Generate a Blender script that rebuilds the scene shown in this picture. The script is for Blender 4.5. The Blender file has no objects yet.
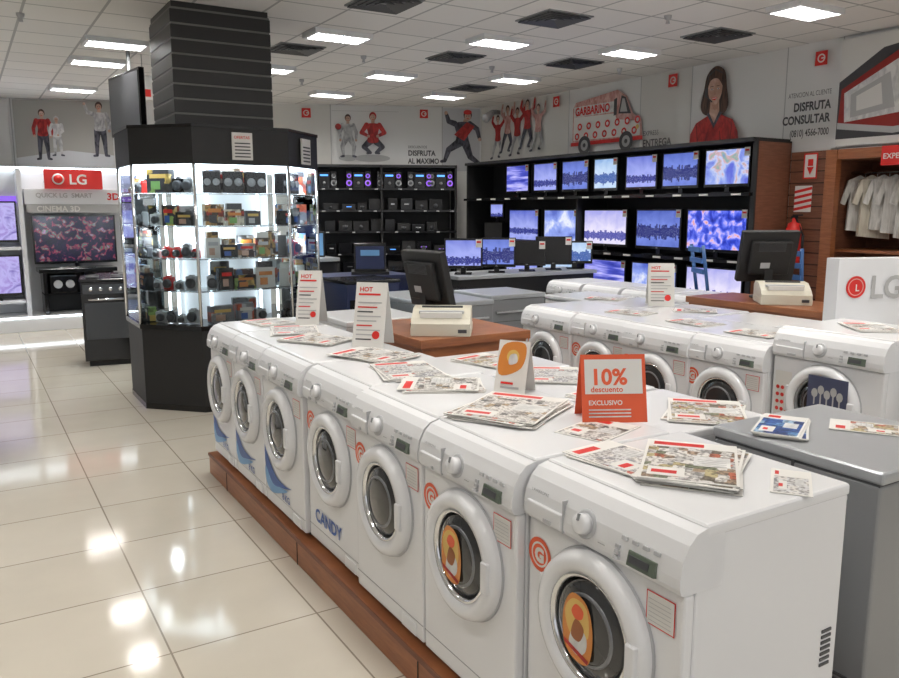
import bpy, bmesh, math, random
from mathutils import Matrix, Vector
from mathutils.geometry import tessellate_polygon
random.seed(7)
R=random.random
def U(a,b): return random.uniform(a,b)
# ---------------------------------------------------------------- materials
def mat(name,col,rough=.5,metal=0.,emis=None,es=0.,coat=0.,spec=None,alpha=None):
    if name in bpy.data.materials: return bpy.data.materials[name]
    m=bpy.data.materials.new(name);m.use_nodes=True
    b=m.node_tree.nodes["Principled BSDF"]
    b.inputs["Base Color"].default_value=(*col,1)
    b.inputs["Roughness"].default_value=rough
    b.inputs["Metallic"].default_value=metal
    if emis: 
        b.inputs["Emission Color"].default_value=(*emis,1);b.inputs["Emission Strength"].default_value=es
    if coat: b.inputs["Coat Weight"].default_value=coat
    if spec is not None: b.inputs["Specular IOR Level"].default_value=spec
    return m
def nodes(m): return m.node_tree.nodes,m.node_tree.links,m.node_tree.nodes["Principled BSDF"]
def ramp(ns,stops,const=False):
    r=ns.new("ShaderNodeValToRGB");cr=r.color_ramp
    if const: cr.interpolation='CONSTANT'
    while len(cr.elements)<len(stops): cr.elements.new(.5)
    for e,(p,c) in zip(cr.elements,stops): e.position=p;e.color=(*c,1)
    return r
WHITE=mat("white_enamel",(.77,.78,.80),.26,coat=.2)
WHITE2=mat("white_plastic",(.72,.73,.75),.35)
LGREY=mat("light_grey_plastic",(.46,.47,.49),.4)
GREY=mat("grey_plastic",(.25,.26,.27),.45)
DGREY=mat("dark_grey",(.06,.063,.07),.4)
BLACK=mat("black_gloss",(.008,.008,.009),.15)
BLACKM=mat("black_matte",(.012,.012,.013),.55)
CHROME=mat("chrome",(.75,.76,.78),.15,1.)
SILVP=mat("silver_paint",(.27,.28,.29),.36,.4)
SILVT=mat("silver_top",(.42,.44,.46),.3,.3)
RED=mat("red_print",(.62,.02,.015),.45)
ORED=mat("orange_red_print",(.72,.10,.03),.4)
ORANGE=mat("orange_print",(.62,.22,.04),.35)
YEL=mat("yellow_print",(.68,.45,.12),.4)
PAPER=mat("paper_white",(.70,.69,.66),.6)
CREAM=mat("cream_plastic",(.62,.59,.49),.45)
BLUE=mat("blue_print",(.03,.10,.36),.4)
LBLUE=mat("light_blue_print",(.16,.36,.62),.4)
PGREY=mat("printed_grey",(.42,.42,.42),.6)
PDARK=mat("printed_dark",(.05,.05,.055),.6)
PINK=mat("printed_pink",(.68,.36,.33),.6)
GREENP=mat("printed_green",(.2,.42,.12),.5)
LCD=mat("lcd_display",(.12,.15,.12),.2)
GLASSD=mat("dark_door_glass",(.03,.032,.035),.06,coat=.5)
DRUM=mat("drum_steel",(.22,.23,.25),.3,.6)
NAVY=mat("navy_laminate",(.02,.03,.09),.35)
BLUEM=mat("blue_painted_metal",(.05,.14,.36),.35)
BLUELED=mat("blue_led",(.0,.02,.1),.3,emis=(.1,.35,1),es=2.)
WLED=mat("white_led_strip",(1,1,1),.3,emis=(.82,.92,1),es=6)
WARMW=mat("lit_white_panel",(.75,.77,.8),.4,emis=(.85,.92,1),es=.22)
LIGHTM=mat("fluorescent_tube",(1,1,1),.3,emis=(1,.97,.92),es=1.5)
MAG=mat("magenta_led",(.2,0,.3),.3,emis=(.25,.15,.8),es=1.)
def cloth(name,c1,c2,sc=(4,4,2),scale=4,dist=1.):
    m=mat(name,c1,.6);ns,ln,b=nodes(m)
    tc=ns.new("ShaderNodeTexCoord");mp=ns.new("ShaderNodeMapping");mp.inputs["Scale"].default_value=sc
    n=ns.new("ShaderNodeTexNoise");n.inputs["Scale"].default_value=scale;n.inputs["Detail"].default_value=4;n.inputs["Distortion"].default_value=dist
    r=ramp(ns,[(.35,c1),(.65,c2)])
    ln.new(tc.outputs["Object"],mp.inputs[0]);ln.new(mp.outputs[0],n.inputs["Vector"]);ln.new(n.outputs[0],r.inputs[0]);ln.new(r.outputs[0],b.inputs["Base Color"]);return m
SKIN=cloth("printed_skin",(.44,.26,.19),(.64,.44,.35),(2,2,2),3)
HAIR=cloth("printed_hair",(.02,.012,.01),(.12,.06,.04),(14,14,1.5),3)
REDC=cloth("printed_red_sweater",(.22,.008,.008),(.52,.035,.03))
GREYC=cloth("printed_grey_cloth",(.25,.25,.26),(.55,.55,.55))
DARKC=cloth("printed_dark_cloth",(.02,.02,.03),(.10,.10,.13))
PAPC=cloth("printed_white_cloth",(.5,.5,.5),(.72,.72,.70))
PINKC=cloth("printed_pink_cloth",(.42,.17,.15),(.66,.42,.38))
def wood(name,c1,c2,rough=.35):
    m=mat(name,c1,rough);ns,ln,b=nodes(m)
    tc=ns.new("ShaderNodeTexCoord");mp=ns.new("ShaderNodeMapping");mp.inputs["Scale"].default_value=(3,3,28)
    n=ns.new("ShaderNodeTexNoise");n.inputs["Scale"].default_value=2.5;n.inputs["Detail"].default_value=5
    r=ramp(ns,[(.3,c1),(.7,c2)])
    ln.new(tc.outputs["Object"],mp.inputs[0]);ln.new(mp.outputs[0],n.inputs["Vector"]);ln.new(n.outputs[0],r.inputs[0]);ln.new(r.outputs[0],b.inputs["Base Color"])
    return m
WOOD=wood("reddish_wood",(.24,.08,.03),(.35,.13,.05))
WOODD=wood("dark_brown_wood",(.15,.055,.03),(.22,.09,.05),.5)
FLOOR=mat("polished_cream_tiles",(.7,.6,.5),.09);ns,ln,b=nodes(FLOOR)
tc=ns.new("ShaderNodeTexCoord");mp=ns.new("ShaderNodeMapping");mp.inputs["Location"].default_value=(.04,.01,0)
br=ns.new("ShaderNodeTexBrick");br.offset=0;br.squash=1
br.inputs["Scale"].default_value=1;br.inputs["Brick Width"].default_value=.6;br.inputs["Row Height"].default_value=.6
br.inputs["Mortar Size"].default_value=.004;br.inputs["Mortar Smooth"].default_value=.1
br.inputs["Color1"].default_value=(.63,.585,.50,1);br.inputs["Color2"].default_value=(.59,.545,.46,1);br.inputs["Mortar"].default_value=(.29,.25,.2,1)
n=ns.new("ShaderNodeTexNoise");n.inputs["Scale"].default_value=3;n.inputs["Detail"].default_value=6
mx=ns.new("ShaderNodeMixRGB");mx.blend_type='MULTIPLY';mx.inputs[0].default_value=.25
r=ramp(ns,[(.3,(.75,.75,.75)),(.7,(1,1,1))])
ln.new(tc.outputs["Object"],mp.inputs[0]);ln.new(mp.outputs[0],br.inputs["Vector"]);ln.new(tc.outputs["Object"],n.inputs["Vector"])
ln.new(n.outputs[0],r.inputs[0]);ln.new(br.outputs["Color"],mx.inputs[1]);ln.new(r.outputs[0],mx.inputs[2]);ln.new(mx.outputs[0],b.inputs["Base Color"])
CEIL=mat("ceiling_tiles",(.6,.6,.6),.8);ns,ln,b=nodes(CEIL)
tc=ns.new("ShaderNodeTexCoord");br=ns.new("ShaderNodeTexBrick");br.offset=0
br.inputs["Scale"].default_value=1;br.inputs["Brick Width"].default_value=.6;br.inputs["Row Height"].default_value=.6
br.inputs["Mortar Size"].default_value=.012;br.inputs["Mortar Smooth"].default_value=.0
br.inputs["Color1"].default_value=(.80,.785,.755,1);br.inputs["Color2"].default_value=(.75,.735,.71,1);br.inputs["Mortar"].default_value=(.42,.42,.41,1)
ln.new(tc.outputs["Object"],br.inputs["Vector"]);ln.new(br.outputs["Color"],b.inputs["Base Color"])
WALL=mat("wall_white_panels",(.72,.72,.71),.6)
WALLD=mat("wall_offwhite",(.6,.59,.57),.7)
def flyer(name,scale,seed,stops,ns_=5,sc=(1,1,1)):
    m=mat(name,(1,1,1),.45);ns,ln,b=nodes(m)
    tc=ns.new("ShaderNodeTexCoord");mp=ns.new("ShaderNodeMapping");mp.inputs["Location"].default_value=(seed,seed*1.7,seed);mp.inputs["Scale"].default_value=sc
    v=ns.new("ShaderNodeTexVoronoi");v.distance='CHEBYCHEV';v.inputs["Scale"].default_value=scale;v.inputs["Randomness"].default_value=.55
    s=ns.new("ShaderNodeSeparateColor");r=ramp(ns,stops,True)
    ln.new(tc.outputs["Object"],mp.inputs[0]);ln.new(mp.outputs[0],v.inputs["Vector"]);ln.new(v.outputs["Color"],s.inputs[0]);ln.new(s.outputs[0],r.inputs[0])
    n=ns.new("ShaderNodeTexNoise");n.inputs["Scale"].default_value=scale*ns_/2.2;n.inputs["Detail"].default_value=3
    r2=ramp(ns,[(.42,(.22,.21,.2)),(.53,(1,1,1))])
    mx=ns.new("ShaderNodeMixRGB");mx.blend_type='MULTIPLY';mx.inputs[0].default_value=.7
    ln.new(mp.outputs[0],n.inputs["Vector"]);ln.new(n.outputs[0],r2.inputs[0]);ln.new(r.outputs[0],mx.inputs[1]);ln.new(r2.outputs[0],mx.inputs[2]);ln.new(mx.outputs[0],b.inputs["Base Color"])
    return m
W_=(.66,.64,.61);W2_=(.48,.47,.46)
FLY=[flyer("flyer_print_a",42,1.3,[(0,W_),(.34,(.45,.10,.06)),(.39,W2_),(.56,(.25,.23,.21)),(.66,W_),(.86,(.38,.28,.17)),(.92,(.1,.1,.1))]),
     flyer("flyer_print_b",34,4.1,[(0,W_),(.2,(.36,.26,.18)),(.36,(.18,.15,.11)),(.46,W2_),(.64,(.45,.12,.06)),(.70,(.45,.38,.2)),(.8,(.2,.22,.14)),(.86,W_)]),
     flyer("flyer_print_c",44,7.7,[(0,(.6,.6,.61)),(.36,(.3,.3,.32)),(.48,W_),(.72,(.45,.12,.08)),(.76,W2_)])]
BLUEF=flyer("blue_catalogue_print",26,2.2,[(0,(.03,.1,.35)),(.4,(.1,.25,.5)),(.6,(.02,.05,.2)),(.8,(.3,.45,.6))])
BOXP=[flyer("product_box_%d"%i,9+i*3,i*3.3,s,2) for i,s in enumerate([
  [(0,(.02,.02,.02)),(.4,(.08,.08,.09)),(.7,(.4,.4,.4)),(.85,(.02,.02,.02))],
  [(0,(.5,.5,.52)),(.5,(.2,.2,.22)),(.8,(.5,.1,.05))],
  [(0,(.03,.03,.04)),(.6,(.25,.4,.1)),(.75,(.05,.05,.05)),(.9,(.6,.42,.1))],
  [(0,(.05,.03,.03)),(.3,(.35,.2,.12)),(.5,(.6,.55,.5)),(.8,(.1,.2,.4))],
  [(0,(.5,.3,.1)),(.4,(.1,.06,.03)),(.6,(.65,.6,.5)),(.85,(.4,.04,.02))]])]
GLASS=bpy.data.materials.new("clear_glass");GLASS.use_nodes=True
ns=GLASS.node_tree.nodes;ln=GLASS.node_tree.links;ns.clear()
o=ns.new("ShaderNodeOutputMaterial");t=ns.new("ShaderNodeBsdfTransparent");t.inputs[0].default_value=(.93,.97,.97,1)
g=ns.new("ShaderNodeBsdfGlossy");g.inputs["Roughness"].default_value=.02;fr=ns.new("ShaderNodeFresnel");fr.inputs[0].default_value=1.45
mx=ns.new("ShaderNodeMixShader");ln.new(fr.outputs[0],mx.inputs[0]);ln.new(t.outputs[0],mx.inputs[1]);ln.new(g.outputs[0],mx.inputs[2]);ln.new(mx.outputs[0],o.inputs[0])
def screen_city(name,seed,sky1,sky2,bld,strength=.95,base=.04,hh=1.):
    m=mat(name,(.01,.01,.01),.15);ns,ln,b=nodes(m)
    def M(op,a,bb=None):
        q=ns.new("ShaderNodeMath");q.operation=op
        for i,v in enumerate((a,bb)):
            if v is None: continue
            if isinstance(v,(int,float)): q.inputs[i].default_value=v
            else: ln.new(v,q.inputs[i])
        return q.outputs[0]
    tc=ns.new("ShaderNodeTexCoord");s=ns.new("ShaderNodeSeparateXYZ");ln.new(tc.outputs["Object"],s.inputs[0])
    az=M('ABSOLUTE',M('ADD',s.outputs[2],base))
    fx=M('FLOOR',M('MULTIPLY',s.outputs[0],46))
    wn=ns.new("ShaderNodeTexWhiteNoise");wn.noise_dimensions='1D';ln.new(M('ADD',fx,seed*13.3),wn.inputs["W"])
    n=ns.new("ShaderNodeTexNoise");n.inputs["Scale"].default_value=6;ln.new(tc.outputs["Object"],n.inputs["Vector"])
    h=M('ADD',M('MULTIPLY',wn.outputs[0],.05*hh),M('MULTIPLY',n.outputs[0],.07*hh))
    inb=M('LESS_THAN',az,h)
    r=ramp(ns,[(.0,sky1),(.35,sky2),(.75,sky1)])
    n2=ns.new("ShaderNodeTexNoise");n2.inputs["Scale"].default_value=4+seed;n2.inputs["Detail"].default_value=4;n2.inputs["Distortion"].default_value=.6;ln.new(tc.outputs["Object"],n2.inputs["Vector"])
    ln.new(M('ADD',M('MULTIPLY',az,1.6),M('MULTIPLY',n2.outputs[0],.5)),r.inputs[0])
    v=ns.new("ShaderNodeTexVoronoi");v.inputs["Scale"].default_value=75;ln.new(tc.outputs["Object"],v.inputs["Vector"])
    lit=ramp(ns,[(.0,(.6,.65,.9)),(.35,bld),(1,bld)]);ln.new(v.outputs["Distance"],lit.inputs[0])
    mx=ns.new("ShaderNodeMixRGB");ln.new(inb,mx.inputs[0]);ln.new(r.outputs[0],mx.inputs[1]);ln.new(lit.outputs[0],mx.inputs[2])
    ln.new(mx.outputs[0],b.inputs["Emission Color"]);b.inputs["Emission Strength"].default_value=strength
    return m
def screen_noise(name,seed,stops,scale=5,strength=1.,dist=1.5,sc=(1,1,1)):
    m=mat(name,(.01,.01,.01),.15);ns,ln,b=nodes(m)
    tc=ns.new("ShaderNodeTexCoord");mp=ns.new("ShaderNodeMapping");mp.inputs["Location"].default_value=(seed,0,seed);mp.inputs["Scale"].default_value=sc
    n=ns.new("ShaderNodeTexNoise");n.inputs["Scale"].default_value=scale;n.inputs["Detail"].default_value=4;n.inputs["Distortion"].default_value=dist
    r=ramp(ns,stops);ln.new(tc.outputs["Object"],mp.inputs[0]);ln.new(mp.outputs[0],n.inputs["Vector"]);ln.new(n.outputs[0],r.inputs[0])
    ln.new(r.outputs[0],b.inputs["Emission Color"]);b.inputs["Emission Strength"].default_value=strength
    return m
SC=[screen_city("screen_city_a",1,(.10,.14,.62),(.40,.45,.95),(.03,.04,.28),.95,.08,.6),
    screen_city("screen_city_b",2,(.05,.09,.45),(.2,.28,.8),(.02,.03,.2),.95,.03,1.2),
    screen_city("screen_city_c",3,(.4,.4,.85),(.85,.8,1),(.10,.10,.42),1,.1,.8),
    screen_city("screen_city_d",4,(.2,.4,.75),(.6,.75,.95),(.05,.12,.4),1,.05,1.)]
SN=[screen_noise("screen_concert",1,[(.3,(.01,.02,.3)),(.42,(.03,.06,.6)),(.52,(.15,.2,.85)),(.6,(.6,.5,.95)),(.65,(.9,.4,.3)),(.7,(.1,.1,.5))],10,1.1,.5),
    screen_noise("screen_meadow",5,[(.3,(.12,.15,.7)),(.44,(.3,.4,.85)),(.52,(.6,.65,.9)),(.57,(.65,.4,.45)),(.62,(.3,.45,.4)),(.7,(.2,.3,.6))],6,1,.8),
    screen_noise("screen_clouds",9,[(.3,(.1,.15,.6)),(.5,(.3,.4,.9)),(.62,(.85,.88,1)),(.75,(.3,.4,.85))],4,1,.6),
    screen_noise("screen_bridge",12,[(.3,(.02,.03,.3)),(.45,(.08,.1,.6)),(.55,(.4,.4,.95)),(.7,(.85,.8,1))],5,1,.2,(.4,1,3))]
SREEF=screen_noise("screen_reef",3,[(.3,(.01,.01,.02)),(.52,(.015,.01,.04)),(.58,(.28,.04,.08)),(.62,(.02,.16,.1)),(.68,(.4,.18,.35)),(.75,(.02,.02,.05))],12,1.,.5)
SVIO=screen_noise("screen_violet",8,[(.3,(.2,.15,.5)),(.5,(.5,.45,.85)),(.7,(.3,.2,.6))],5,1.)
# ---------------------------------------------------------------- builder
class B:
    def __init__(s): s.v=[];s.f=[];s.mi=[];s.sm=[];s.mats=[];s.M=Matrix.Identity(4)
    def m(s,mt):
        if mt not in s.mats: s.mats.append(mt)
        return s.mats.index(mt)
    def raw(s,vs,fs,mt,smooth=False,M=None):
        T=s.M if M is None else s.M@M
        k=len(s.v);s.v+= [tuple(T@Vector(v)) for v in vs];i=s.m(mt)
        for f in fs: s.f.append([a+k for a in f]);s.mi.append(i);s.sm.append(smooth)
    def box(s,x0,x1,y0,y1,z0,z1,mt,bev=0,M=None):
        if bev<=0:
            vs=[(x,y,z) for x in(x0,x1) for y in(y0,y1) for z in(z0,z1)]
            s.raw(vs,[(0,1,3,2),(4,6,7,5),(0,4,5,1),(2,3,7,6),(0,2,6,4),(1,5,7,3)],mt,False,M);return
        bm=bmesh.new();bmesh.ops.create_cube(bm,size=1)
        for v in bm.verts: v.co=Vector((x0+(v.co.x+.5)*(x1-x0),y0+(v.co.y+.5)*(y1-y0),z0+(v.co.z+.5)*(z1-z0)))
        bmesh.ops.bevel(bm,geom=bm.edges[:],offset=bev,segments=3,affect='EDGES',profile=.6)
        bm.verts.index_update()
        s.raw([v.co[:] for v in bm.verts],[[v.index for v in f.verts] for f in bm.faces],mt,True if bev>.02 else False,M);bm.free()
    def lathe(s,prof,mt,M=None,seg=32,smooth=True,cap=True):
        vs=[];fs=[];n=len(prof)
        for r,h in prof:
            for i in range(seg):
                a=2*math.pi*i/seg;vs.append((r*math.cos(a),r*math.sin(a),h))
        for j in range(n-1):
            for i in range(seg):
                a=j*seg+i;b_=j*seg+(i+1)%seg;fs.append((a,b_,b_+seg,a+seg))
        if cap:
            if prof[0][0]>1e-4: fs.append(tuple(range(seg))[::-1])
            if prof[-1][0]>1e-4: fs.append(tuple(range((n-1)*seg,n*seg)))
        s.raw(vs,fs,mt,smooth,M)
    def cyl(s,p,q,r,mt,seg=12,r2=None):
        p=Vector(p);q=Vector(q);d=q-p;L=d.length
        M=Matrix.Translation(p)@d.to_track_quat('Z','Y').to_matrix().to_4x4()
        s.lathe([(r,0),(r if r2 is None else r2,L)],mt,M,seg)
    def prism(s,pts,x0,x1,mt,M=None,smooth=False):
        n=len(pts);vs=[(x0,a,b) for a,b in pts]+[(x1,a,b) for a,b in pts]
        fs=[(i,(i+1)%n,(i+1)%n+n,i+n) for i in range(n)]
        s.raw(vs,fs,mt,smooth,M)
        tr=tessellate_polygon([[Vector((a,b,0)) for a,b in pts]])
        s.raw(vs,[tuple(t) for t in tr]+[tuple(i+n for i in t) for t in tr],mt,False,M)
    def poly(s,pts,mt):
        tr=tessellate_polygon([[Vector(p) for p in pts]])
        s.raw(pts,[tuple(t) for t in tr],mt)
    def text(s,body,size,org,right,up,mt,align='LEFT',sx=1,bold=0):
        key=(body,align,bold)
        if key not in TC:
            c=bpy.data.curves.new("t","FONT");c.body=body;c.size=1;c.align_x=align;c.offset=bold;c.resolution_u=3
            o=bpy.data.objects.new("t",c);bpy.context.scene.collection.objects.link(o)
            dg=bpy.context.evaluated_depsgraph_get();me=bpy.data.meshes.new_from_object(o.evaluated_get(dg))
            TC[key]=([v.co[:] for v in me.vertices],[list(p.vertices) for p in me.polygons])
            bpy.data.objects.remove(o);bpy.data.meshes.remove(me)
        vs,fs=TC[key];rt=Vector(right).normalized();u=Vector(up).normalized();org=Vector(org)
        s.raw([tuple(org+rt*(x*size*sx)+u*(y*size)) for x,y,z in vs],fs,mt)
    def make(s,name,loc=(0,0,0),rz=0):
        me=bpy.data.meshes.new(name);me.from_pydata(s.v,[],s.f)
        for mt in s.mats: me.materials.append(mt)
        me.polygons.foreach_set("material_index",s.mi);me.polygons.foreach_set("use_smooth",s.sm);me.update()
        o=bpy.data.objects.new(name,me);bpy.context.scene.collection.objects.link(o);o.location=loc;o.rotation_euler=(0,0,math.radians(rz));return o
TC={}
def inst(o,loc,rz=0,name=None):
    q=bpy.data.objects.new(name or o.name.split('.')[0],o.data);bpy.context.scene.collection.objects.link(q);q.location=loc;q.rotation_euler=(0,0,math.radians(rz));return q
AXY=Matrix.Rotation(math.radians(90),4,'X')
def crom(pts,n=5):
    out=[];L=len(pts)
    for i in range(L):
        p0,p1,p2,p3=[pts[(i+k-1)%L] for k in range(4)]
        for j in range(n):
            t=j/n;out.append(tuple(.5*((2*p1[k])+(-p0[k]+p2[k])*t+(2*p0[k]-5*p1[k]+4*p2[k]-p3[k])*t*t+(-p0[k]+3*p1[k]-3*p2[k]+p3[k])*t**3) for k in range(2)))
    return out
class Draw:
    def __init__(s,b,F,right,up=(0,0,1)): s.b=b;s.F=F;s.o=.004;s.r=right;s.up=up
    def pg(s,pts,mt,smooth=False):
        if smooth: pts=crom(pts)
        s.b.poly([s.F(a,z,s.o) for a,z in pts],mt);s.o+=.0003
    def rect(s,a0,a1,z0,z1,mt): s.pg([(a0,z0),(a1,z0),(a1,z1),(a0,z1)],mt)
    def circ(s,a,z,r,mt,rz=None,n=24): rz=rz or r;s.pg([(a+r*math.cos(i*2*math.pi/n),z+rz*math.sin(i*2*math.pi/n)) for i in range(n)],mt)
    def limb(s,p,q,r1,r2,mt):
        dx,dz=q[0]-p[0],q[1]-p[1];an=math.atan2(dz,dx);pts=[]
        for i in range(9): t=an+math.pi/2+math.pi*i/8;pts.append((p[0]+r1*math.cos(t),p[1]+r1*math.sin(t)))
        for i in range(9): t=an-math.pi/2+math.pi*i/8;pts.append((q[0]+r2*math.cos(t),q[1]+r2*math.sin(t)))
        s.pg(pts,mt)
    def text(s,body,size,a,z,mt,align='LEFT',sx=1,bold=.02): s.b.text(body,size,s.F(a,z,s.o),s.r,s.up,mt,align,sx,bold);s.o+=.0003
    def logo(s,a,z,r):
        s.pg([(a-r,z-r),(a+r,z-r),(a+r*.95,z+r),(a-r*.95,z+r)],RED);s.circ(a,z,r*.62,PAPER);s.circ(a,z,r*.42,RED);s.rect(a,a+r*.45,z-r*.1,z+r*.1,PAPER)
    def person(s,x,z,h,top,bot,pose=None,hair=HAIR):
        k=h
        P=dict(nk=(0,.3),hd=(0,.40),ls=(-.11,.27),rs=(.11,.27),le=(-.17,.12),lh=(-.16,-.03),re=(.17,.12),rh=(.16,-.03),lk=(-.07,-.24),lf=(-.08,-.47),rk=(.07,-.24),rf=(.08,-.47))
        if pose: P.update(pose)
        q={n:(x+v[0]*k,z+v[1]*k) for n,v in P.items()}
        for a,b_ in(('l',-1),('r',1)):
            s.limb((x+b_*.045*k,z),q[a+'k'],.062*k,.042*k,bot);s.limb(q[a+'k'],q[a+'f'],.042*k,.026*k,bot)
            s.limb(q[a+'f'],(q[a+'f'][0]+b_*.05*k,q[a+'f'][1]-.01*k),.024*k,.02*k,DARKC)
        s.limb(q['nk'],q['hd'],.03*k,.03*k,SKIN)
        s.pg([q['ls'],(x-.085*k,z+.12*k),(x-.09*k,z-.02*k),(x+.09*k,z-.02*k),(x+.085*k,z+.12*k),q['rs'],q['nk']],top,True)
        for a in 'lr':
            s.limb(q[a+'s'],q[a+'e'],.042*k,.034*k,top);s.limb(q[a+'e'],q[a+'h'],.034*k,.024*k,top);s.circ(*q[a+'h'],.026*k,SKIN)
        hx,hz=q['hd'];s.circ(hx,hz+.015*k,.062*k,hair,.075*k);s.circ(hx,hz-.008*k,.048*k,SKIN,.06*k)
        s.circ(hx-.018*k,hz,.007*k,PDARK,n=8);s.circ(hx+.018*k,hz,.007*k,PDARK,n=8);s.limb((hx-.014*k,hz-.035*k),(hx+.014*k,hz-.035*k),.004*k,.004*k,RED)
# ---------------------------------------------------------------- room shell
ax,ay=7.65,11.5;ex,ey=-.925,.381;nx,ny=-.381,-.925
RB=-22.4
b=B();b.box(-4,10.5,-4,17,-.1,0,FLOOR);b.make("floor")
b=B();b.box(-4,10.5,-4,17,3.4,3.5,CEIL);b.make("ceiling")
FR=lambda a,z,o:(7.65-o,11.5-a,z)
FB=lambda a,z,o:(ax+ex*(-a)+nx*o,ay+ey*(-a)+ny*o,z)
b=B();b.box(7.65,7.8,5.06,11.6,0,3.4,WALL);b.make("wall_right")
b=B();b.box(7.65,7.8,-4,5.06,2.32,3.4,WALL);b.make("wall_right")
b=B();b.box(7.65,7.8,-4,3.34,0,2.32,WALLD);b.make("wall_right")
b=B()
for o_ in(0,-.15): b.poly([FB(.1,0,o_),FB(.1,3.4,o_),FB(-12.6,3.4,o_),FB(-12.6,0,o_)],WALL)
b.make("wall_back")
b=B();b.box(-4.1,-3.95,-4,17,0,3.4,WALLD);b.make("wall_left")
# right wall graphics
b=B();d=Draw(b,FR,(0,-1,0))
G=mat("printed_light_grey",(.55,.56,.58),.6);WARMP=mat("printed_warm_white",(.66,.65,.62),.6)
for a0,a1 in((0,2.29),(3.72,4.57)): d.rect(a0,a1,2.33,3.4,WARMP)
for a in(2.29,3.72,4.57,5.87,6.5,8.2): d.rect(a-.006,a+.006,2.3,3.4,PGREY)
d.rect(0,5.9,2.3,2.33,PGREY)
for i,(x,z,h,t,bt) in enumerate([(.5,2.84,.8,REDC,GREYC),(.78,2.94,.85,PINKC,DARKC),(1.05,2.88,.85,REDC,GREYC),(1.32,2.97,.85,REDC,DARKC),(1.6,2.9,.8,PINKC,GREYC)]):
    d.person(x,z,h,t,bt,dict(le=(-.2,.36),lh=(-.16,.5),re=(.2,.34),rh=(.22,.5),lk=(-.13,-.16),lf=(-.2,-.36),rk=(.12,-.2),rf=(.02,-.34)))
d.logo(2.03,3.27,.075);d.logo(4.29,3.27,.075)
vx=2.42
d.pg([(vx,2.62),(vx,3.12),(vx+.06,3.2),(vx+.9,3.28),(vx+1.08,3.18),(vx+1.2,2.95),(vx+1.36,2.86),(vx+1.38,2.62)],PINKC)
d.pg([(vx+.02,2.68),(vx+.02,3.0),(vx+.86,2.98),(vx+.9,2.9),(vx+1.34,2.84),(vx+1.34,2.66)],PAPER)
d.rect(vx+.02,vx+.84,3.0,3.14,PAPC);d.text("GARBARINO",.15,vx+.05,3.02,RED,sx=.83,bold=.04)
d.pg([(vx+.93,2.97),(vx+.98,3.2),(vx+1.06,3.17),(vx+1.17,2.95)],PDARK);d.pg([(vx+.96,2.99),(vx+1.0,3.16),(vx+1.04,3.15),(vx+1.1,2.98)],PGREY);d.pg([(vx+.84,2.95),(vx+.84,3.16),(vx+.9,3.18),(vx+.9,2.96)],PDARK)
for i in range(14): d.circ(vx+.1+(i%7)*.19+(i//7)*.06,2.73+(i//7)*.13,.05,RED,n=12);d.circ(vx+.1+(i%7)*.19+(i//7)*.06,2.73+(i//7)*.13,.025,PAPC,n=10)
d.rect(vx-.02,vx+1.4,2.6,2.65,RED);d.circ(vx+1.3,2.77,.03,YEL)
for x in(vx+.27,vx+1.1): d.circ(x,2.60,.13,PDARK);d.circ(x,2.60,.075,PGREY);d.circ(x,2.60,.03,PDARK)
d.text("EXPRESS",.085,3.83,2.64,PDARK,bold=0,sx=.85);d.text("ENTREGA",.13,3.83,2.5,PDARK,sx=.85);d.text("INMEDIATA",.08,3.83,2.4,PDARK,bold=0,sx=.85)
# woman with headset
wx=4.96
d.pg([(wx-.16,3.1),(wx-.12,3.26),(wx,3.34),(wx+.13,3.27),(wx+.17,3.08),(wx+.2,2.88),(wx+.1,2.78),(wx-.12,2.8),(wx-.2,2.9)],HAIR,True)
d.pg([(wx-.36,2.34),(wx-.34,2.6),(wx-.26,2.72),(wx-.07,2.80),(wx+.08,2.80),(wx+.27,2.72),(wx+.35,2.58),(wx+.39,2.34)],REDC)
d.pg([(wx-.07,2.78),(wx-.055,2.96),(wx+.065,2.96),(wx+.08,2.78),(wx+.01,2.68)],SKIN)
SKD=mat("printed_skin_dark",(.40,.22,.16),.6)
d.pg([(wx-.055,2.94),(wx+.065,2.94),(wx+.05,2.86),(wx+.0,2.85)],SKD)
d.pg([(wx-.1,3.12),(wx-.07,3.2),(wx,3.23),(wx+.08,3.2),(wx+.105,3.12),(wx+.095,3.02),(wx+.05,2.93),(wx+.005,2.905),(wx-.045,2.93),(wx-.09,3.02)],SKIN,True)
d.pg([(wx-.13,3.06),(wx-.12,3.2),(wx,3.28),(wx+.12,3.2),(wx+.14,3.04),(wx+.1,3.12),(wx+.03,3.2),(wx-.06,3.19),(wx-.1,3.12)],HAIR,True)
for q in(-.043,.047): d.circ(wx+q,3.085,.017,PAPER,.009,12);d.circ(wx+q,3.085,.008,PDARK,.009,10);d.limb((wx+q-.022,3.115),(wx+q+.02,3.118),.004,.003,HAIR)
d.pg([(wx+.0,3.07),(wx-.016,3.025),(wx+.004,3.018),(wx+.02,3.025)],SKD);d.pg([(wx-.04,2.985),(wx-.012,2.993),(wx+.015,2.993),(wx+.042,2.985),(wx,2.958)],RED,True);d.limb((wx-.025,2.982),(wx+.027,2.982),.004,.004,PAPER)
d.pg([(wx-.14,3.1),(wx-.11,3.11),(wx-.1,3.05),(wx-.12,3.0),(wx-.145,3.02)],PDARK,True);d.limb((wx-.125,3.02),(wx-.035,2.945),.006,.009,PDARK);d.pg([(wx-.13,3.1),(wx-.1,3.25),(wx,3.31),(wx+.1,3.26),(wx+.1,3.245),(wx,3.295),(wx-.09,3.235),(wx-.12,3.1)],PDARK)
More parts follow.
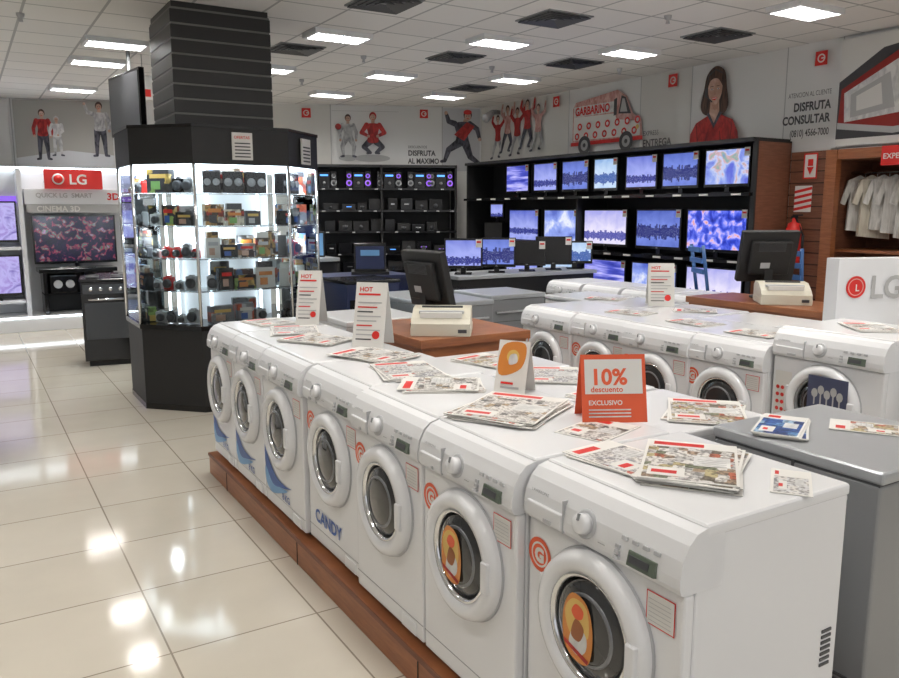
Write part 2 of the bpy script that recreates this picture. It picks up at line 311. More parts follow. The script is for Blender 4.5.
# sweater collar, folds and shoulder seams
d.pg([(wx-.1,2.81),(wx-.07,2.83),(wx+.01,2.7),(wx+.08,2.83),(wx+.12,2.81),(wx+.01,2.64)],DARKC)
for a0,z0,a1,z1 in((-.25,2.7,-.2,2.36),(.27,2.68,.24,2.36),(-.08,2.6,-.12,2.4),(.1,2.6,.14,2.38)): d.limb((wx+a0,z0),(wx+a1,z1),.006,.01,mat("printed_red_fold",(.14,.005,.006),.6))
d.text("ATENCION AL CLIENTE",.07,6.44,2.86,PDARK,'RIGHT',bold=0,sx=.66);d.text("DISFRUTA",.12,6.44,2.72,PDARK,'RIGHT',bold=.035,sx=.78);d.text("CONSULTAR",.12,6.44,2.59,PDARK,'RIGHT',bold=.035,sx=.78);d.text("(0810) 4566-7000",.1,6.44,2.46,PDARK,'RIGHT',sx=.62)
d.logo(6.3,3.22,.07)
d.rect(6.52,7.9,2.33,3.36,PAPER);DRED=mat("printed_dark_red",(.28,.015,.01),.4)
d.pg([(6.52,2.4),(6.52,2.95),(6.95,3.22),(7.9,3.34),(7.9,2.4)],PDARK)
d.pg([(6.53,2.5),(6.55,2.88),(7.1,3.18),(7.9,3.28),(7.9,2.9),(7.1,2.42)],DRED)
d.pg([(6.60,2.56),(6.58,2.84),(7.1,3.1),(7.28,2.62)],PAPC);d.pg([(6.66,2.60),(6.65,2.82),(7.03,2.99),(7.1,2.66)],PGREY);d.pg([(6.72,2.66),(6.71,2.80),(6.95,2.90),(6.98,2.7)],PAPER)
for i in range(4): d.limb((7.3+i*.15,2.75),(7.35+i*.15,3.1),.02,.02,PDARK)
d.pg([(6.53,2.5),(7.1,2.42),(7.9,2.5),(7.9,2.56),(7.1,2.48),(6.53,2.56)],PGREY)
b.make("wall_mural_right")
# back wall graphics
b=B();d=Draw(b,FB,(-ex,-ey,0))
d.rect(-3.45,-2.52,2.33,3.4,WARMP)
for a in(-.67,-2.52,-3.45,-5.9,-7.4): d.rect(a-.008,a+.008,2.3,3.4,PGREY)
d.rect(-.66,-.03,2.35,3.38,G)
d.person(-.33,2.82,1.15,DARKC,DARKC,dict(hd=(.08,.38),nk=(.04,.3),le=(-.2,.3),lh=(-.24,.42),re=(.22,.2),rh=(.26,.05),lk=(-.2,-.1),lf=(-.26,-.26),rk=(.12,-.2),rf=(.26,-.3)))
d.circ(-.24,3.32,.07,RED,.04);d.pg([(-.47,2.95),(-.25,3.16),(-.12,3.09),(-.3,2.85)],REDC)
d.logo(-.98,3.28,.07);d.text("DESCUENTOS",.06,-1.25,2.72,PDARK,bold=0,sx=.85);d.text("DISFRUTA",.12,-1.25,2.6,PDARK,bold=.03,sx=.85);d.text("AL MAXIMO",.12,-1.25,2.47,PDARK,bold=.03,sx=.8)
d.circ(-1.85,2.55,.3,PGREY,.06);d.circ(-2.25,2.55,.15,PGREY,.05)
d.person(-1.83,2.83,.95,REDC,DARKC,dict(lk=(-.16,-.1),lf=(-.05,-.2),rk=(.16,-.1),rf=(.05,-.2),le=(-.2,.14),lh=(-.08,.08),re=(.2,.14),rh=(.08,.08)),REDC)
d.person(-2.24,2.86,.8,GREYC,GREYC,dict(lk=(-.12,-.15),rk=(.12,-.15),lf=(-.1,-.35),rf=(.1,-.35)))
d.rect(-2.5,-1.4,3.3,3.305,PGREY);d.circ(-2.4,3.05,.05,REDC)
d.logo(-2.91,3.26,.075);d.logo(-5.2,3.2,.06)
d.rect(-7.36,-5.92,2.32,3.38,mat("grey_poster_paper",(.36,.35,.32),.6))
d.pg([(-7.36,2.32),(-5.92,2.32),(-5.92,2.55),(-6.6,2.62),(-7.36,2.5)],G,False)
d.person(-6.95,2.86,.78,REDC,DARKC);d.person(-6.74,2.84,.62,PAPC,GREYC,dict(re=(.14,.12),rh=(.02,.02)),GREYC)
d.person(-6.1,2.95,.85,GREYC,DARKC,dict(le=(-.2,.3),lh=(-.25,.45)))
d.rect(-7.9,-7.42,2.3,3.38,WALLD)
b.make("wall_mural_back")
b=B();b.box(-.05,.05,-.03,.12,-.02,.04,GREY);b.cyl((0,0,0),(0,-.12,-.06),.015,GREY);b.cyl((0,-.1,-.02),(-.04,-.26,-.12),.05,LGREY,16,.07);b.make("wall_spotlight",(7.5,10.9,3.25),-60)
# ---------------------------------------------------------------- ceiling fittings
b=B()
for x0,x1,y0,y1 in[(-.3,-.27,-.17,.17),(.27,.3,-.17,.17),(-.3,.3,-.17,-.15),(-.3,.3,.15,.17)]: b.box(x0,x1,y0,y1,-.05,0,WHITE2)
b.box(-.28,.28,-.16,.16,-.006,0,LIGHTM)
for i in range(1,12):
    q=-.27+i*.045;b.box(q-.002,q+.002,-.15,.15,-.05,-.022,GREY)
for q in(-.05,.05): b.box(-.27,.27,q-.002,q+.002,-.05,-.022,GREY)
L=[(6.3,4.5),(4.8,6.9),(6.3,6.6),(3.3,7.5),(4.8,9.3),(1.5,9.0),(1.5,10.2),(3.3,9.6),(4.8,11.2),(6.3,10.5),(6.3,8.7),(1.5,12.6),(-.6,9),(-.6,12),(-.6,6),(-.6,3),(3.3,4.2),(4.8,2.4),(1.5,4.8),(1.5,2.4),(6.3,1.8),(3.3,1.8),(0,.3),(3,-.9),(-2.4,1.2),(5.4,0)]
t0=None
for x,y in L:
    if t0 is None: t0=b.make("ceiling_light",(x,y,3.4))
    else: inst(t0,(x,y,3.4))
    ld=bpy.data.lights.new("ceiling_light_lamp","AREA");ld.shape='RECTANGLE';ld.size=.5;ld.size_y=.28;ld.energy=38;ld.color=(1,.955,.895)
    lo=bpy.data.objects.new("ceiling_light_lamp",ld);bpy.context.scene.collection.objects.link(lo);lo.location=(x,y,3.385)
b=B();b.box(-.25,.25,-.25,.25,-.012,0,GREY)
for i in range(4):
    s_=.23-i*.055
    for q in(0,1,2,3):
        M=Matrix.Rotation(q*math.pi/2,4,'Z');b.prism([(-s_,-.026),(-s_+.04,-.012),(-s_+.03,-.012),(-s_-.005,-.022)],-s_,s_,DGREY,M)
v0=b.make("air_vent",(4.7,5.9,3.4))
for x,y in[(6.28,7.5),(3.15,6.2),(3.2,8.4),(4.9,7.9),(6.5,5.6),(3.3,10.8),(6.3,9.7)]: inst(v0,(x,y,3.4))
b=B()
for x,y in[(2.6,5.4),(5.5,5.3),(5.6,8.2),(4,8.4),(2.4,10),(.6,8.2),(7,7.5),(4,10.3)]:
    b.lathe([(.035,3.4),(.03,3.37),(.012,3.36),(.02,3.33)],LGREY,Matrix.Translation((x,y,0)),12)
b.make("ceiling_sprinklers")
# ---------------------------------------------------------------- column + display case
SLAT=mat("black_slatwall",(.014,.014,.014),.35);GRV=mat("slat_groove",(.16,.16,.15),.4,.6)
b=B();b.box(1.62,2.44,7.05,7.85,2.39,3.4,SLAT)
z=2.39
while z<3.3:
    b.box(1.605,2.455,7.035,7.865,z,min(3.4,z+.105),SLAT,.006);b.box(1.612,2.448,7.042,7.858,z+.105,min(3.4,z+.122),GRV);z+=.12
b.make("black_slatted_column")
oct_=[(1.64,6.66),(2.45,6.66),(2.88,7.08),(2.88,7.74),(2.45,8.16),(1.64,8.16),(1.23,7.74),(1.23,7.08)]
cxo,cyo=2.05,7.41
def octs(s): return [(cxo+(x-cxo)*s,cyo+(y-cyo)*s) for x,y in oct_]
def octprism(b,s,z0,z1,mt):
    p=octs(s);vs=[(x,y,z0) for x,y in p]+[(x,y,z1) for x,y in p]
    b.raw(vs,[tuple(range(8))[::-1],tuple(range(8,16))]+[(i,(i+1)%8,(i+1)%8+8,i+8) for i in range(8)],mt)
b=B();octprism(b,.98,0,.70,BLACKM);octprism(b,1.0,.70,.74,BLACK);octprism(b,.985,0,.05,BLACK)
octprism(b,1.0,2.07,2.37,BLACKM);octprism(b,1.01,2.36,2.385,BLACK);octprism(b,.97,2.055,2.07,WLED)
octprism(b,.48,.74,2.05,WARMW)
for x,y in octs(.985): b.cyl((x,y,.74),(x,y,2.07),.014,CHROME,8)
lv=[.745,1.03,1.30,1.57,1.84]
for zz in(1.02,1.29,1.56,1.83): 
    octprism(b,.95,zz,zz+.008,GLASS)
    p=octs(.955)
    for i in range(8): b.cyl((*p[i],zz+.004),(*p[(i+1)%8],zz+.004),.005,CHROME,6)
p=octs(.985)
for i in range(8):
    q=p[(i+1)%8];b.raw([(*p[i],.74),(*q,.74),(*q,2.07),(*p[i],2.07)],[(0,1,2,3)],GLASS)
    r_=octs(.55)[i];b.cyl((*r_,.76),(*r_,2.04),.012,WLED,6)
b.box(1.96,2.13,6.64,6.655,2.11,2.33,PAPER)
b.text("OFERTAS",.032,(1.975,6.638,2.28),(1,0,0),(0,0,1),RED,bold=.02)
for i in range(5): b.box(1.98,2.11,6.637,6.64,2.13+i*.027,2.14+i*.027,PDARK)
M=Matrix.Translation((2.67,6.86,2.2))@Matrix.Rotation(math.radians(45),4,'Z')
b.box(-.09,.09,-.02,-.005,-.1,.12,PAPER,0,M)
for i in range(5): b.box(-.07,.07,-.024,-.02,-.08+i*.03,-.068+i*.03,PDARK,0,M)
b.make("octagonal_glass_display_case")
b=B()
BC=[BOXP[0],BOXP[1],BOXP[2],BOXP[3],BOXP[4],BLACK,BOXP[0],DGREY,PAPER]
for li,z in enumerate(lv):
    for ring,rs in enumerate((.84,.68)):
      p=octs(rs)
      for i in(6,7,0,1,2):
        a=Vector(p[i]);c=Vector(p[(i+1)%8]);d_=(c-a);Ln=d_.length;d_.normalize();ang=math.atan2(d_.y,d_.x)
        t=.03
        while t<Ln-.06:
            small=(i in(6,7) and R()<.75) or R()<.12
            if ring==1: small=False
            w=U(.06,.11) if small else U(.11,.22)
            if t+w>Ln-.01: break
            h=U(.06,.12) if small else U(.11,.2)
            if ring==1: h=U(.16,.235)
            pos=a+d_*(t+w/2)
            if ring==1 and (i in(6,7) or R()<.45): t+=w+.05;continue
            M=Matrix.Translation((pos.x,pos.y,z))@Matrix.Rotation(ang+U(-.15,.15),4,'Z')
            if small:
                m_=random.choice([BLACK,SILVP,DGREY,LGREY,SILVT,RED])
                b.box(-w*.5,w*.5,-.025,.025,0,h,m_,.008,M);b.lathe([(h*.36,.025),(h*.36,.05),(h*.28,.06),(h*.1,.052)],DGREY,M@Matrix.Translation((w*.08,0,h*.5))@AXY,14);b.box(-.015,.015,-.02,.02,h,h+.012,m_,0,M)
            elif li==4 and i in(0,1) and ring==0:
                b.box(-w*.5,w*.5,-.05,.05,0,.18,BLACK,.006,M)
                for q in(-.25,.25): b.lathe([(w*.2,0),(w*.2,.008),(w*.15,.002),(w*.05,.008),(0,.01)],GREY,M@Matrix.Translation((w*q,-.05,.09))@AXY,18)
            else:
                m_=random.choice(BC);b.box(-w*.5,w*.5,-.04,.04,0,h,m_,.003,M)
                b.box(-w*.35,w*.35,-.043,-.04,h*.62,h*.8,random.choice([PAPER,RED,LGREY,ORANGE,YEL]),0,M);b.box(-w*.3,w*.1,-.043,-.04,h*.15,h*.5,random.choice([DGREY,LGREY,BLUE,LBLUE,SKIN,GREENP,ORANGE]),0,M)
                if R()<.3 and ring==0: b.box(-w*.4,w*.4,-.035,.035,h,h+.05,random.choice(BC),.003,M)
            t+=w+U(.005,.025)
b.make("camera_merchandise")
for x,y in[(2.05,6.87),(1.44,7.12),(2.65,7.12),(1.42,7.7)]:
    for z in(1.98,1.45):
        ld=bpy.data.lights.new("display_case_lamp","POINT");ld.energy=4.6;ld.color=(.85,.93,1);ld.shadow_soft_size=.04
        lo=bpy.data.objects.new("display_case_lamp",ld);bpy.context.scene.collection.objects.link(lo);lo.location=(x,y,z)
# ---------------------------------------------------------------- washing machines
FW=lambda a,z,o:(a,-o,z)
def washer(w=.58,sticker=None,wave=False,candy=False,gring=True,label=True,dialx=-.03,dz=.50,lg=False):
    b=B();h=w/2
    b.box(-h+.003,h-.003,.036,.60,.02,.83,WHITE,.008)
    b.box(-h+.002,h-.002,.0,.034,.03,.70,WHITE,.01)
    b.box(-h+.01,h-.01,.02,.05,.04,.7,LGREY)
    b.prism([(.0,.702),(-.012,.705),(-.02,.72),(-.02,.745),(-.012,.785),(.006,.82),(.03,.842),(.06,.85),(.12,.85),(.12,.702)],-h+.001,h-.001,WHITE2)
    b.box(-h+.004,h-.004,.058,.60,.812,.823,GREY)
    b.box(-h,h,.06,.605,.824,.858,WHITE,.012)
    for x in(-h+.06,h-.06):
        for y in(.06,.54): b.cyl((x,y,0),(x,y,.03),.02,DGREY,10)
    for i in range(7): b.box(h-.004,h+.0,.53,.57,.36+i*.016,.368+i*.016,DGREY)
    d=Draw(b,FW,(1,0,0))
    b.box(-h+.005,h-.005,-.001,.01,.095,.098,GREY);b.box(h-.16,h-.05,-.004,.01,.035,.085,WHITE2,.004)
    b.box(-h+.02,-.12,-.0265,.0,.715,.76,WHITE2,.006);b.box(-h+.1,-.16,-.030,-.02,.718,.728,LGREY)
    b.box(-.118,-.115,-.0225,0,.71,.80,LGREY)
    M=Matrix.Translation((dialx,-.012,.765))@Matrix.Rotation(math.radians(-14),4,'X')@AXY
    b.lathe([(.038,0),(.038,.006),(.032,.008)],LGREY,M,28);b.lathe([(.028,.006),(.026,.03),(.022,.034),(0,.034)],WHITE,M,28)
    M2=Matrix.Translation((0,-.0125,.765))@Matrix.Rotation(math.radians(-14),4,'X')
    b.box(dialx-.003,dialx+.003,-.038,-.032,.008,.026,GREY,0,M2)
    b.box(.13,.22,-.008,.01,-.045,-.008,LCD,.002,M2);b.box(.137,.20,-.0095,0,-.036,-.018,DGREY,0,M2)
    for i in range(4): b.box(.10+i*.035,.12+i*.035,-.009,.005,.008,.018,LGREY,.002,M2)
    for i in range(3): b.box(.085,.1,-.008,.005,-.045+i*.014,-.037+i*.014,LGREY,0,M2)
    for i in range(6): b.box(dialx+.05,dialx+.075,-.0015,.0,-.03+i*.012,-.0285+i*.012,GREY,0,M2)
    b.text("LAVARROPAS",.012,M2@Vector((-h+.03,-.006,.02)),(1,0,0),(0,.2,1),GREY)
    D=Matrix.Translation((0,0,dz-.02))@AXY
    b.lathe([(.208,-.001),(.212,.002),(.206,.006)],LGREY,D,48,cap=False)
    b.lathe([(.205,0),(.207,.018),(.198,.036),(.180,.045),(.160,.042),(.150,.028)],WHITE,D,48,cap=False)
    b.lathe([(.150,.028),(.147,.034),(.138,.03),(.135,.018)],CHROME if not lg else SILVP,D,48,cap=False)
    b.lathe([(.137,.012),(.12,.024),(.09,.032),(.05,.038),(0,.04)],GLASSD,D,40)
    b.lathe([(.098,.030),(.094,.036),(.088,.0335)],DRUM,D,36,cap=False)
    b.box(.155,.19,-.052,-.03,dz-.07,dz+.03,WHITE2,.008)
    b.box(-.215,-.195,-.02,0,dz-.09,dz+.05,WHITE2,.005)
    d.o=.042
    if sticker:
        c=-.03;z=dz-.03;k=.82
        Q=lambda pts:[(c+a*k,z+q*k) for a,q in pts]
        d.pg(Q([(-.055,-.06),(.0,-.10),(.065,-.085),(.08,.02),(.05,.105),(-.02,.12),(-.06,.05)]),ORANGE,True)
        d.pg(Q([(-.04,.0),(.0,-.03),(.06,.0),(.05,.09),(-.01,.105),(-.05,.06)]),YEL,True)
        d.pg(Q([(-.03,-.05),(.01,-.08),(.05,-.05),(.05,.0),(-.0,.02)]),PAPC,True)
        d.pg(Q([(-.02,-.02),(.02,-.03),(.04,.02),(.0,.04)]),mat("printed_brown_food",(.3,.1,.03),.5),True)
        d.pg(Q([(.0,.04),(.03,.05),(.035,.08),(.0,.09),(-.02,.06)]),ORED,True)
        d.pg(Q([(-.05,-.06),(.06,-.09),(.065,-.075),(-.055,-.045)]),REDC)
    d.o=.002
    if gring:
        a,z=-h+.055,.60;d.circ(a,z,.05,ORED);d.circ(a,z,.037,PAPER);d.circ(a,z,.031,ORED);d.text("G",.055,a,z-.02,PAPER,'CENTER',bold=.06)
    if label:
        a=h-.07;d.rect(a-.045,a+.045,.59,.675,RED);d.rect(a-.042,a+.042,.593,.672,PAPER)
        for i in range(6): d.rect(a-.036,a+.034,.601+i*.011,.6025+i*.011,PGREY)
    if wave:
        d.pg([(-h+.02,.42),(-h+.05,.30),(-.12,.21),(.02,.19),(.12,.20),(-.03,.165),(-.16,.15),(-h+.02,.22)],BLUE,True)
        d.pg([(-h+.02,.22),(-.16,.15),(-.03,.165),(.06,.17),(-.05,.13),(-.18,.10),(-h+.02,.14)],LBLUE,True)
        d.text("8 KG",.05,-.02,.11,BLUE)
    if candy: d.text("CANDY",.085,-.2,.135,BLUE,bold=.03)
    if lg:
        d.rect(-h+.02,-h+.12,.30,.62,PAPER)
        for i in range(3):
            for j in range(6): d.circ(-h+.04+i*.03,.33+j*.04,.011,RED,n=10)
        d.o=.05;d.rect(-.06,.16,.46,.64,mat("printed_navy_scene",(.06,.07,.13),.4));
        for i in range(5): d.circ(-.02+i*.035,.55+.02*(i%2),.018,PGREY,.024,10);d.rect(-.024+i*.035,-.016+i*.035,.49,.55,PGREY)
        d.rect(.0,.16,.36,.44,RED);d.text("10 AÑOS",.035,.01,.385,PAPER)
    return b
PZ=.14
edges=[1.14,1.73,2.28,2.84,3.42,4.0,4.53,5.02]
cfg=[dict(sticker=True,dz=.51),dict(sticker=True),dict(dz=.50),dict(candy=True,dialx=-.1),dict(wave=True,gring=False),dict(wave=True,gring=False,dialx=.05),dict(wave=True,gring=False)]
mach={}
for i,c in enumerate(cfg):
    w=edges[i+1]-edges[i]-.008;bb=washer(w=w,**c)
    mach[i]=bb.make("washing_machine",((1.32 if i==0 else 1.285+(.02 if i==3 else 0)),(edges[i]+edges[i+1])/2,PZ),-90)
def plinth(x0,x1,y0,y1,h=PZ):
    b=B();b.box(x0,x1,y0,y1,0,h,WOOD,.004)
    y=y0
    while y<y1: b.box(x0-.003,x0+.01,y-.002,y+.002,0,h-.002,BLACKM);y+=1.2
    b.box(x0-.006,x0,y0,y1,h-.02,h-.001,WOODD);return b.make("wooden_plinth")
plinth(1.26,1.93,1.08,5.08)
for i,y in enumerate([2.17,2.76,3.35]): inst(mach[2],(2.66,y,.06),90,"washing_machine")
b=B();b.box(2.0,2.68,1.86,3.66,0,.06,WOOD);b.make("wooden_plinth")
b=B();b.box(-.3,.3,-.3,.3,.05,.91,SILVP,.012);b.box(-.305,.305,-.31,.305,.915,.955,SILVT,.014);b.box(-.302,.302,-.02,-.01,.05,.915,DGREY)
b.box(-.296,.296,-.296,.296,.90,.92,DGREY);b.box(-.3035,-.299,-.2,.2,.84,.87,DGREY);b.box(-.27,.27,-.27,.27,0,.05,DGREY)
b.box(-.12,.02,-.302,-.299,.5,.7,LGREY)
for i in range(6): b.box(-.306,-.298,-.25,-.1,.18+i*.02,.188+i*.02,DGREY)
b.make("dishwasher",(2.5,1.52,0))
# row 3
r3=[4.9,4.34,3.8,3.26,2.75]
for i in range(4): inst(mach[[4,2,3,2][i]] if i else mach[3],(3.66+.02*(i%2),(r3[i]+r3[i+1])/2,.12),-90,"washing_machine")
plinth(3.65,4.32,2.76,4.95,.12)
lg=washer(.62,lg=True,gring=False,label=False).make("washing_machine",(3.74,2.41,.22),-90)
b=B();b.box(3.73,4.36,2.08,2.74,0,.22,WOOD);b.make("wooden_plinth")
inst(lg,(3.95,1.70,.12),-90,"washing_machine")
b=B();b.box(3.94,4.57,1.38,2.03,0,.12,WOOD);b.make("wooden_plinth")
for i in range(5): inst(mach[2],(5.0,5.3-i*.6,.10),90,"washing_machine")
b=B();b.box(4.38,4.99,2.55,5.62,0,.1,WOOD);b.make("wooden_plinth")
for i in range(4): inst(mach[2],(5.7,6.9-i*.6,.05),-90,"washing_machine")
b=B();b.box(5.68,6.3,4.8,7.2,0,.05,WOOD);b.make("wooden_plinth")
for (x,y,w,h) in[(3.55,5.9,.62,.9),(4.2,6.0,.6,.92),(3.6,6.55,.6,.88),(2.45,5.15,.6,.92)]:
    b=B();b.box(-w/2,w/2,-.3,.3,.05,h,SILVP if x>3 else WHITE,.012);b.box(-w/2-.005,w/2+.005,-.31,.31,h,h+.04,SILVT if x>3 else WHITE,.012);b.box(-w/2+.03,w/2-.03,-.27,.27,0,.05,DGREY)
    b.box(-w/2+.05,w/2-.05,-.325,-.3,h-.12,h-.1,CHROME,.005);b.box(-w/2+.01,w/2-.01,-.303,-.3,h-.2,h-.195,DGREY);b.make("chest_freezer",(x,y,0))
# ---------------------------------------------------------------- flyers & signs
def stack(x,y,z,w,l,rz,n,m):
    b=B()
    for i in range(n):
        M=Matrix.Rotation(math.radians(U(-6,6)),4,'Z')@Matrix.Translation((U(-.01,.01),U(-.012,.012),0))
        b.box(-w/2,w/2,-l/2,l/2,i*.003,i*.003+.002,PAPER,0,M)
        b.box(-w/2+.008,w/2-.008,-l/2+.008,l/2-.008,i*.003+.002,i*.003+.0025,m,0,M)
        if i==n-1:
            zt=i*.003+.0025
            b.box(-w/2+.008,w/2-.008,l/2-.065,l/2-.008,zt,zt+.0004,PAPER,0,M);b.box(-w/2+.02,w/2-.09,l/2-.05,l/2-.02,zt+.0004,zt+.0008,RED,0,M)
            b.box(-w/2+.02,-.01,-l/2+.03,-l/2+.1,zt,zt+.0004,PAPER,0,M);b.box(-w/2+.03,-.03,-l/2+.05,-l/2+.075,zt+.0004,zt+.0008,RED,0,M)
            b.box(.01,w/2-.02,-l*.12,l*.12,zt,zt+.0004,PAPC,0,M)
            for q in range(4): b.box(.02,w/2-.03,-l*.1+q*.016,-l*.1+q*.016+.003,zt+.0004,zt+.0006,PGREY,0,M)
    b.make("brochure_stack",(x,y,z),rz)
T=PZ+.859
for x,y,w,l,rz,n,k in[(1.66,3.42,.26,.36,20,5,0),(1.62,3.0,.26,.36,-12,4,2),(1.6,2.68,.24,.32,60,4,0),(1.6,2.2,.30,.38,-60,7,0),(1.55,1.60,.2,.26,10,3,2),(1.66,1.44,.25,.36,-55,8,1),(1.78,1.23,.1,.2,-50,1,2),(1.6,4.0,.26,.34,30,5,0),(1.62,4.4,.26,.34,-20,4,2),(1.6,4.82,.24,.3,10,3,0)]:
    stack(x,y,T,w,l,rz,n,FLY[k])
stack(1.70,1.86,T,.18,.24,-75,1,FLY[0])
T2=.06+.859
for x,y,w,l,rz,n,k in[(2.42,2.04,.28,.36,-50,4,1),(2.35,2.9,.26,.36,-40,4,2),(2.3,3.35,.26,.34,15,4,1),(2.25,2.45,.18,.24,15,2,0)]: stack(x,y,T2,w,l,rz,n,FLY[k])
stack(2.36,1.66,.957,.15,.28,-60,5,BLUEF);stack(2.6,1.52,.957,.15,.22,30,1,FLY[1])
for x,y,z in[(3.95,3.0,.979),(4.0,4.1,.979),(4.0,3.5,.979),(4.6,5.0,.959),(4.6,4.05,.959),(4.08,2.4,1.08)]: stack(x,y,z,.22,.3,U(-60,60),3,FLY[0])
def tent(x,y,z,w,h,rz,kind):
    b=B();dp=h*.28
    for sgn in(1,-1):
        vs=[(-w/2,-sgn*dp,0),(w/2,-sgn*dp,0),(w/2,0,h),(-w/2,0,h)];vs2=[(a,q+.003,c) for a,q,c in vs]
        b.raw(vs+vs2,[(0,1,2,3),(7,6,5,4),(0,4,5,1),(1,5,6,2),(2,6,7,3),(3,7,4,0)],{'red':ORED,'orange':PAPER,'white':PAPER}[kind])
    F=lambda a,t,o:(a,-dp*(1-t/h)-o,t);d=Draw(b,F,(1,0,0),(0,dp/h,1));d.o=.001
    if kind=='red':
        d.rect(-w/2+.012,w/2-.012,h*.42,h*.93,PAPER);d.text("10%",h*.34,-w*.36,h*.56,ORED,sx=1.0,bold=.03);d.text("descuento",h*.12,-w*.36,h*.45,ORED)
        d.text("EXCLUSIVO",h*.1,-w*.4,h*.26,PAPER)
        for i in range(3): d.rect(-w*.4,w*.25,h*(.08+i*.05),h*(.1+i*.05),PAPC)
    elif kind=='orange':
        d.pg([(-w*.4,h*.35),(w*.3,h*.5),(w*.35,h*.95),(-w*.35,h*.9)],ORANGE,True);d.circ(0,h*.7,w*.2,YEL);d.pg([(-w*.1,h*.55),(w*.15,h*.6),(w*.1,h*.75),(-w*.1,h*.72)],PAPC,True);d.rect(-w*.3,w*.3,h*.1,h*.14,PGREY);d.rect(-w*.3,w*.1,h*.18,h*.22,RED)
    else:
        d.text("HOT",h*.1,-w*.38,h*.86,RED,bold=.03);d.rect(-w*.4,w*.3,h*.80,h*.83,RED)
        for i in range(9): d.rect(-w*.4,w*(.1+.13*(i%3)),h*(.12+i*.07),h*(.14+i*.07),RED if i in(3,7) else (PGREY if i%3 else PDARK))
        d.circ(w*.24,h*.2,w*.12,RED)
    b.make("tent_sign",(x,y,z),rz)
tent(1.83,4.66,T,.15,.33,-40,'white');tent(1.80,3.72,T,.17,.33,-45,'white')
tent(1.80,2.46,T,.13,.2,-60,'orange');tent(1.84,1.96,T,.22,.22,-28,'red');tent(4.66,4.45,.959,.2,.33,-38,'white')
# ---------------------------------------------------------------- POS desks
def desk(x0,x1,y0,y1,z):
    b=B();b.box(x0,x1,y0,y1,z-.05,z,WOOD,.005);b.box(x0+.02,x1-.02,y0+.02,y1-.02,0,z-.05,WOOD);b.box(x0+.018,x1-.018,y0+.016,y0+.02,.4,.404,BLACKM);b.make("sales_desk")
desk(2.12,2.88,3.78,4.62,.985);desk(5.06,5.64,3.15,4.55,1.0)
b=B()
Mt=Matrix.Translation((0,0,.29))@Matrix.Rotation(math.radians(14),4,'X')
b.box(-.21,.21,-.02,.03,-.18,.18,BLACKM,.01,Mt);b.box(-.15,.15,-.06,-.02,-.12,.12,BLACKM,.015,Mt);b.box(-.19,.19,.03,.032,-.16,.16,DGREY,0,Mt)
for i in range(8): b.box(-.1,.1,-.062,-.06,.05+i*.008,.053+i*.008,DGREY,0,Mt)
b.box(-.07,.0,-.062,-.06,-.07,-.03,LGREY,0,Mt)
b.prism([(-.03,.0),(.03,.0),(.02,.22),(-.04,.22)],-.03,.03,BLACKM);b.lathe([(.11,0),(.11,.012),(.04,.025),(0,.03)],BLACKM,None,28)
m0=b.make("computer_monitor",(2.45,4.28,.987),-84)
m1=inst(m0,(5.5,4.12,1.002),-28);m1.scale=(1.1,1.1,1.15)
b=B()
b.prism([(-.16,0),(-.16,.07),(-.12,.10),(-.02,.145),(.1,.15),(.15,.12),(.15,0)],-.17,.17,CREAM)
b.box(-.175,.175,-.155,.145,.0,.05,CREAM,.01);b.box(-.12,.12,-.125,-.03,.1,.13,PAPER,0);b.box(-.12,.12,.0,.02,.14,.156,DGREY)
b.box(.1,.15,-.165,-.155,.02,.04,DGREY);b.box(-.13,.13,-.09,-.05,.12,.137,LGREY,.003)
p0=b.make("receipt_printer",(2.38,3.98,.987),-35);p1=inst(p0,(5.30,3.82,1.002),-42);p1.scale=(1.05,1.05,1.05)
b=B();b.box(.12,.36,-.02,.14,0,.004,PAPER);b.make("paper_sheet",(2.4,4.36,.986),20)
# ---------------------------------------------------------------- TV wall
b=B();b.box(7.55,7.63,5.5,11.0,0,2.42,BLACKM);b.box(7.05,7.6,5.48,5.52,0,2.40,WOODD);b.box(7.04,7.06,5.47,5.53,0,2.42,BLACKM);b.box(7.05,7.6,10.98,11.02,0,2.42,BLACKM)
b.box(7.0,7.6,5.5,11.0,2.40,2.44,BLACKM)
for z in(1.88,1.17,.56,.1): b.box(6.98,7.6,5.5,11.0,z-.035,z,BLACK)
b.box(7.02,7.58,8.24,8.27,0,1.88,BLACKM)
for z in(1.865,1.155,.545): 
    y=5.6
    while y<10.9: b.box(6.972,6.98,y,y+.12,z-.012,z+.008,PAPER);y+=U(.3,.5)
b.make("tv_display_shelving")
def tv(w,h,scr,brand="LG",tag=True):
    b=B();b.box(-w/2,w/2,0,.045,-h/2,h/2,BLACK,.006);b.box(-w/2+.022,w/2-.022,-.002,.0,-h/2+.035,h/2-.022,scr)
    b.box(-w*.3,w*.3,.04,.07,-h*.3,h*.25,BLACKM,.01)
    b.box(-.03,.03,.02,.04,-h/2-.05,-h/2+.01,BLACK);b.box(-w*.22,w*.22,-.08,.14,-h/2-.062,-h/2-.05,BLACK,.004)
    b.text(brand,.02,(-.015,-.003,-h/2+.01),(1,0,0),(0,0,1),LGREY)
    if tag: b.box(w/2-.08,w/2-.01,-.006,-.003,h/2-.10,h/2-.01,PAPER);b.box(w/2-.07,w/2-.02,-.008,-.006,h/2-.05,h/2-.03,RED)
    return b
row1=[(10.02,9.45),(9.34,8.8),(8.70,8.15),(8.05,7.6),(7.46,6.93),(6.85,6.30),(6.22,5.61)]
for i,(a,c) in enumerate(row1):
    h=.42;tv(a-c,h,[SN[3],SC[0],SC[1],SC[3],SC[0],SC[1],SN[1]][i]).make("television",(7.12,(a+c)/2,1.881+.063+h/2),-90)
row2=[(9.93,9.20),(9.08,8.34),(8.22,7.40),(7.25,6.52),(6.44,5.60)]
